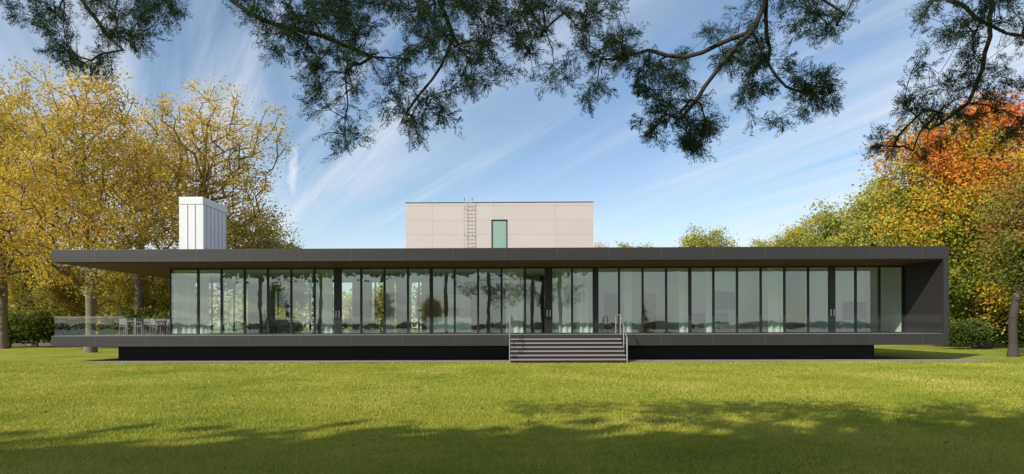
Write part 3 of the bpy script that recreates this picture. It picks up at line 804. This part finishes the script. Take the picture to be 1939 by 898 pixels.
# ------------------------------------------------------------------ world
SUND = Vector((1.0, 1.0, -0.92)).normalized()
elev = math.asin(-SUND.z)
w = bpy.data.worlds.new('World'); SC.world = w; w.use_nodes = True
nt = w.node_tree; N = nt.nodes; L = nt.links
bg = N['Background']; bg.inputs['Strength'].default_value = 0.15
sky = N.new('ShaderNodeTexSky'); sky.sky_type = 'NISHITA'; sky.sun_disc = False
sky.sun_elevation = elev; sky.sun_rotation = math.radians(225)
sky.air_density = 1.1; sky.dust_density = 0.2; sky.ozone_density = 2.4
tc = N.new('ShaderNodeTexCoord'); sp = N.new('ShaderNodeSeparateXYZ'); L.new(tc.outputs['Generated'], sp.inputs[0])
zc = mnode(N, L, 'MAXIMUM', sp.outputs[2], 0.0); zz = mnode(N, L, 'ADD', zc, 0.12)
ux = mnode(N, L, 'DIVIDE', sp.outputs[0], zz); uy = mnode(N, L, 'DIVIDE', sp.outputs[1], zz)
cmb = N.new('ShaderNodeCombineXYZ'); L.new(ux, cmb.inputs[0]); L.new(uy, cmb.inputs[1])
def cl(rot, sx, sy, scale, dist, lo, hi, off, rough=.5, det=7):
    mp = N.new('ShaderNodeMapping'); mp.vector_type = 'TEXTURE'
    mp.inputs['Rotation'].default_value = (0, 0, math.radians(rot)); mp.inputs['Scale'].default_value = (sx, sy, 1); mp.inputs['Location'].default_value = (off, off * .7, 0)
    L.new(cmb.outputs[0], mp.inputs['Vector'])
    nz = N.new('ShaderNodeTexNoise'); nz.inputs['Scale'].default_value = scale; nz.inputs['Detail'].default_value = det
    nz.inputs['Roughness'].default_value = rough; nz.inputs['Distortion'].default_value = dist
    L.new(mp.outputs[0], nz.inputs['Vector'])
    mr = N.new('ShaderNodeMapRange'); mr.interpolation_type = 'SMOOTHSTEP'
    mr.inputs['From Min'].default_value = lo; mr.inputs['From Max'].default_value = hi
    L.new(nz.outputs['Fac'], mr.inputs['Value']); return mr.outputs[0]
c1_ = cl(118, 5.0, .62, 1.0, .6, .42, .62, 3.1, .56, 9)
c2_ = cl(124, 4.0, .26, 1.0, .8, .46, .72, 7.7, .58, 9)
c3_ = cl(110, 3.4, 2.2, .8, .4, .30, .58, 1.3)
s = mnode(N, L, 'MULTIPLY', c1_, c3_); s = mnode(N, L, 'MULTIPLY', s, .85)
s2 = mnode(N, L, 'MULTIPLY', c2_, mnode(N, L, 'MULTIPLY_ADD', c3_, .45, .12))
s = mnode(N, L, 'ADD', s, s2)
hz = N.new('ShaderNodeMapRange'); hz.interpolation_type = 'SMOOTHSTEP'
hz.inputs['From Min'].default_value = 0.0; hz.inputs['From Max'].default_value = .24; hz.inputs['To Min'].default_value = .55; hz.inputs['To Max'].default_value = 0.0
L.new(sp.outputs[2], hz.inputs['Value'])
s = mnode(N, L, 'ADD', s, hz.outputs[0])
yy = mnode(N, L, 'MAXIMUM', sp.outputs[1], .05)
wu = mnode(N, L, 'DIVIDE', sp.outputs[0], yy); wv = mnode(N, L, 'DIVIDE', sp.outputs[2], yy)
wn = N.new('ShaderNodeTexNoise'); wn.inputs['Scale'].default_value = 30; wn.inputs['Detail'].default_value = 6; L.new(tc.outputs['Generated'], wn.inputs['Vector'])
wj = mnode(N, L, 'MULTIPLY_ADD', wn.outputs['Fac'], .04, -.02)
a1 = mnode(N, L, 'ADD', wu, .356); a1 = mnode(N, L, 'ADD', a1, wj); a1 = mnode(N, L, 'DIVIDE', a1, .009); a1 = mnode(N, L, 'POWER', mnode(N, L, 'ABSOLUTE', a1), 2.0)
a2 = mnode(N, L, 'SUBTRACT', wv, .25); a2 = mnode(N, L, 'DIVIDE', a2, .042); a2 = mnode(N, L, 'POWER', mnode(N, L, 'ABSOLUTE', a2), 2.0)
a3 = mnode(N, L, 'ADD', a1, a2); a3 = mnode(N, L, 'SUBTRACT', 1.0, a3); a3 = mnode(N, L, 'MAXIMUM', a3, 0.0); a3 = mnode(N, L, 'MULTIPLY', a3, .6)
front = mnode(N, L, 'GREATER_THAN', sp.outputs[1], 0.1); a3 = mnode(N, L, 'MULTIPLY', a3, front)
s = mnode(N, L, 'ADD', s, a3)
s = mnode(N, L, 'MINIMUM', s, .92)
mx = N.new('ShaderNodeMix'); mx.data_type = 'RGBA'
L.new(s, mx.inputs[0]); L.new(sky.outputs[0], mx.inputs[6]); mx.inputs[7].default_value = (5.6, 5.85, 6.2, 1)
L.new(mx.outputs[2], bg.inputs['Color'])

sl = bpy.data.lights.new('sun', 'SUN'); sl.energy = 4.8; sl.angle = math.radians(.5); sl.color = (1, .94, .84)
so_ = bpy.data.objects.new('sun', sl); COL.objects.link(so_); so_.rotation_euler = SUND.to_track_quat('-Z', 'Y').to_euler()

# ------------------------------------------------------------------ camera
cd = bpy.data.cameras.new('camera'); cam = bpy.data.objects.new('camera', cd); COL.objects.link(cam)
cd.sensor_width = 36; cd.sensor_fit = 'HORIZONTAL'; cd.lens = 36 * F / 1939
cd.shift_y = (620 - 449) / 1939; cd.clip_end = 4000; cd.clip_start = .1
R = Matrix.Rotation(YAW, 4, 'Z') @ Matrix.Rotation(math.radians(90), 4, 'X') @ Matrix.Rotation(-ROLL, 4, 'Z')
cam.matrix_world = Matrix.Translation(CAM) @ R
SC.camera = cam
SC.view_settings.view_transform = 'Standard'; SC.view_settings.look = 'None'; SC.view_settings.exposure = 0
for o in bpy.data.objects:
    if '_l' in o: del o['_l']
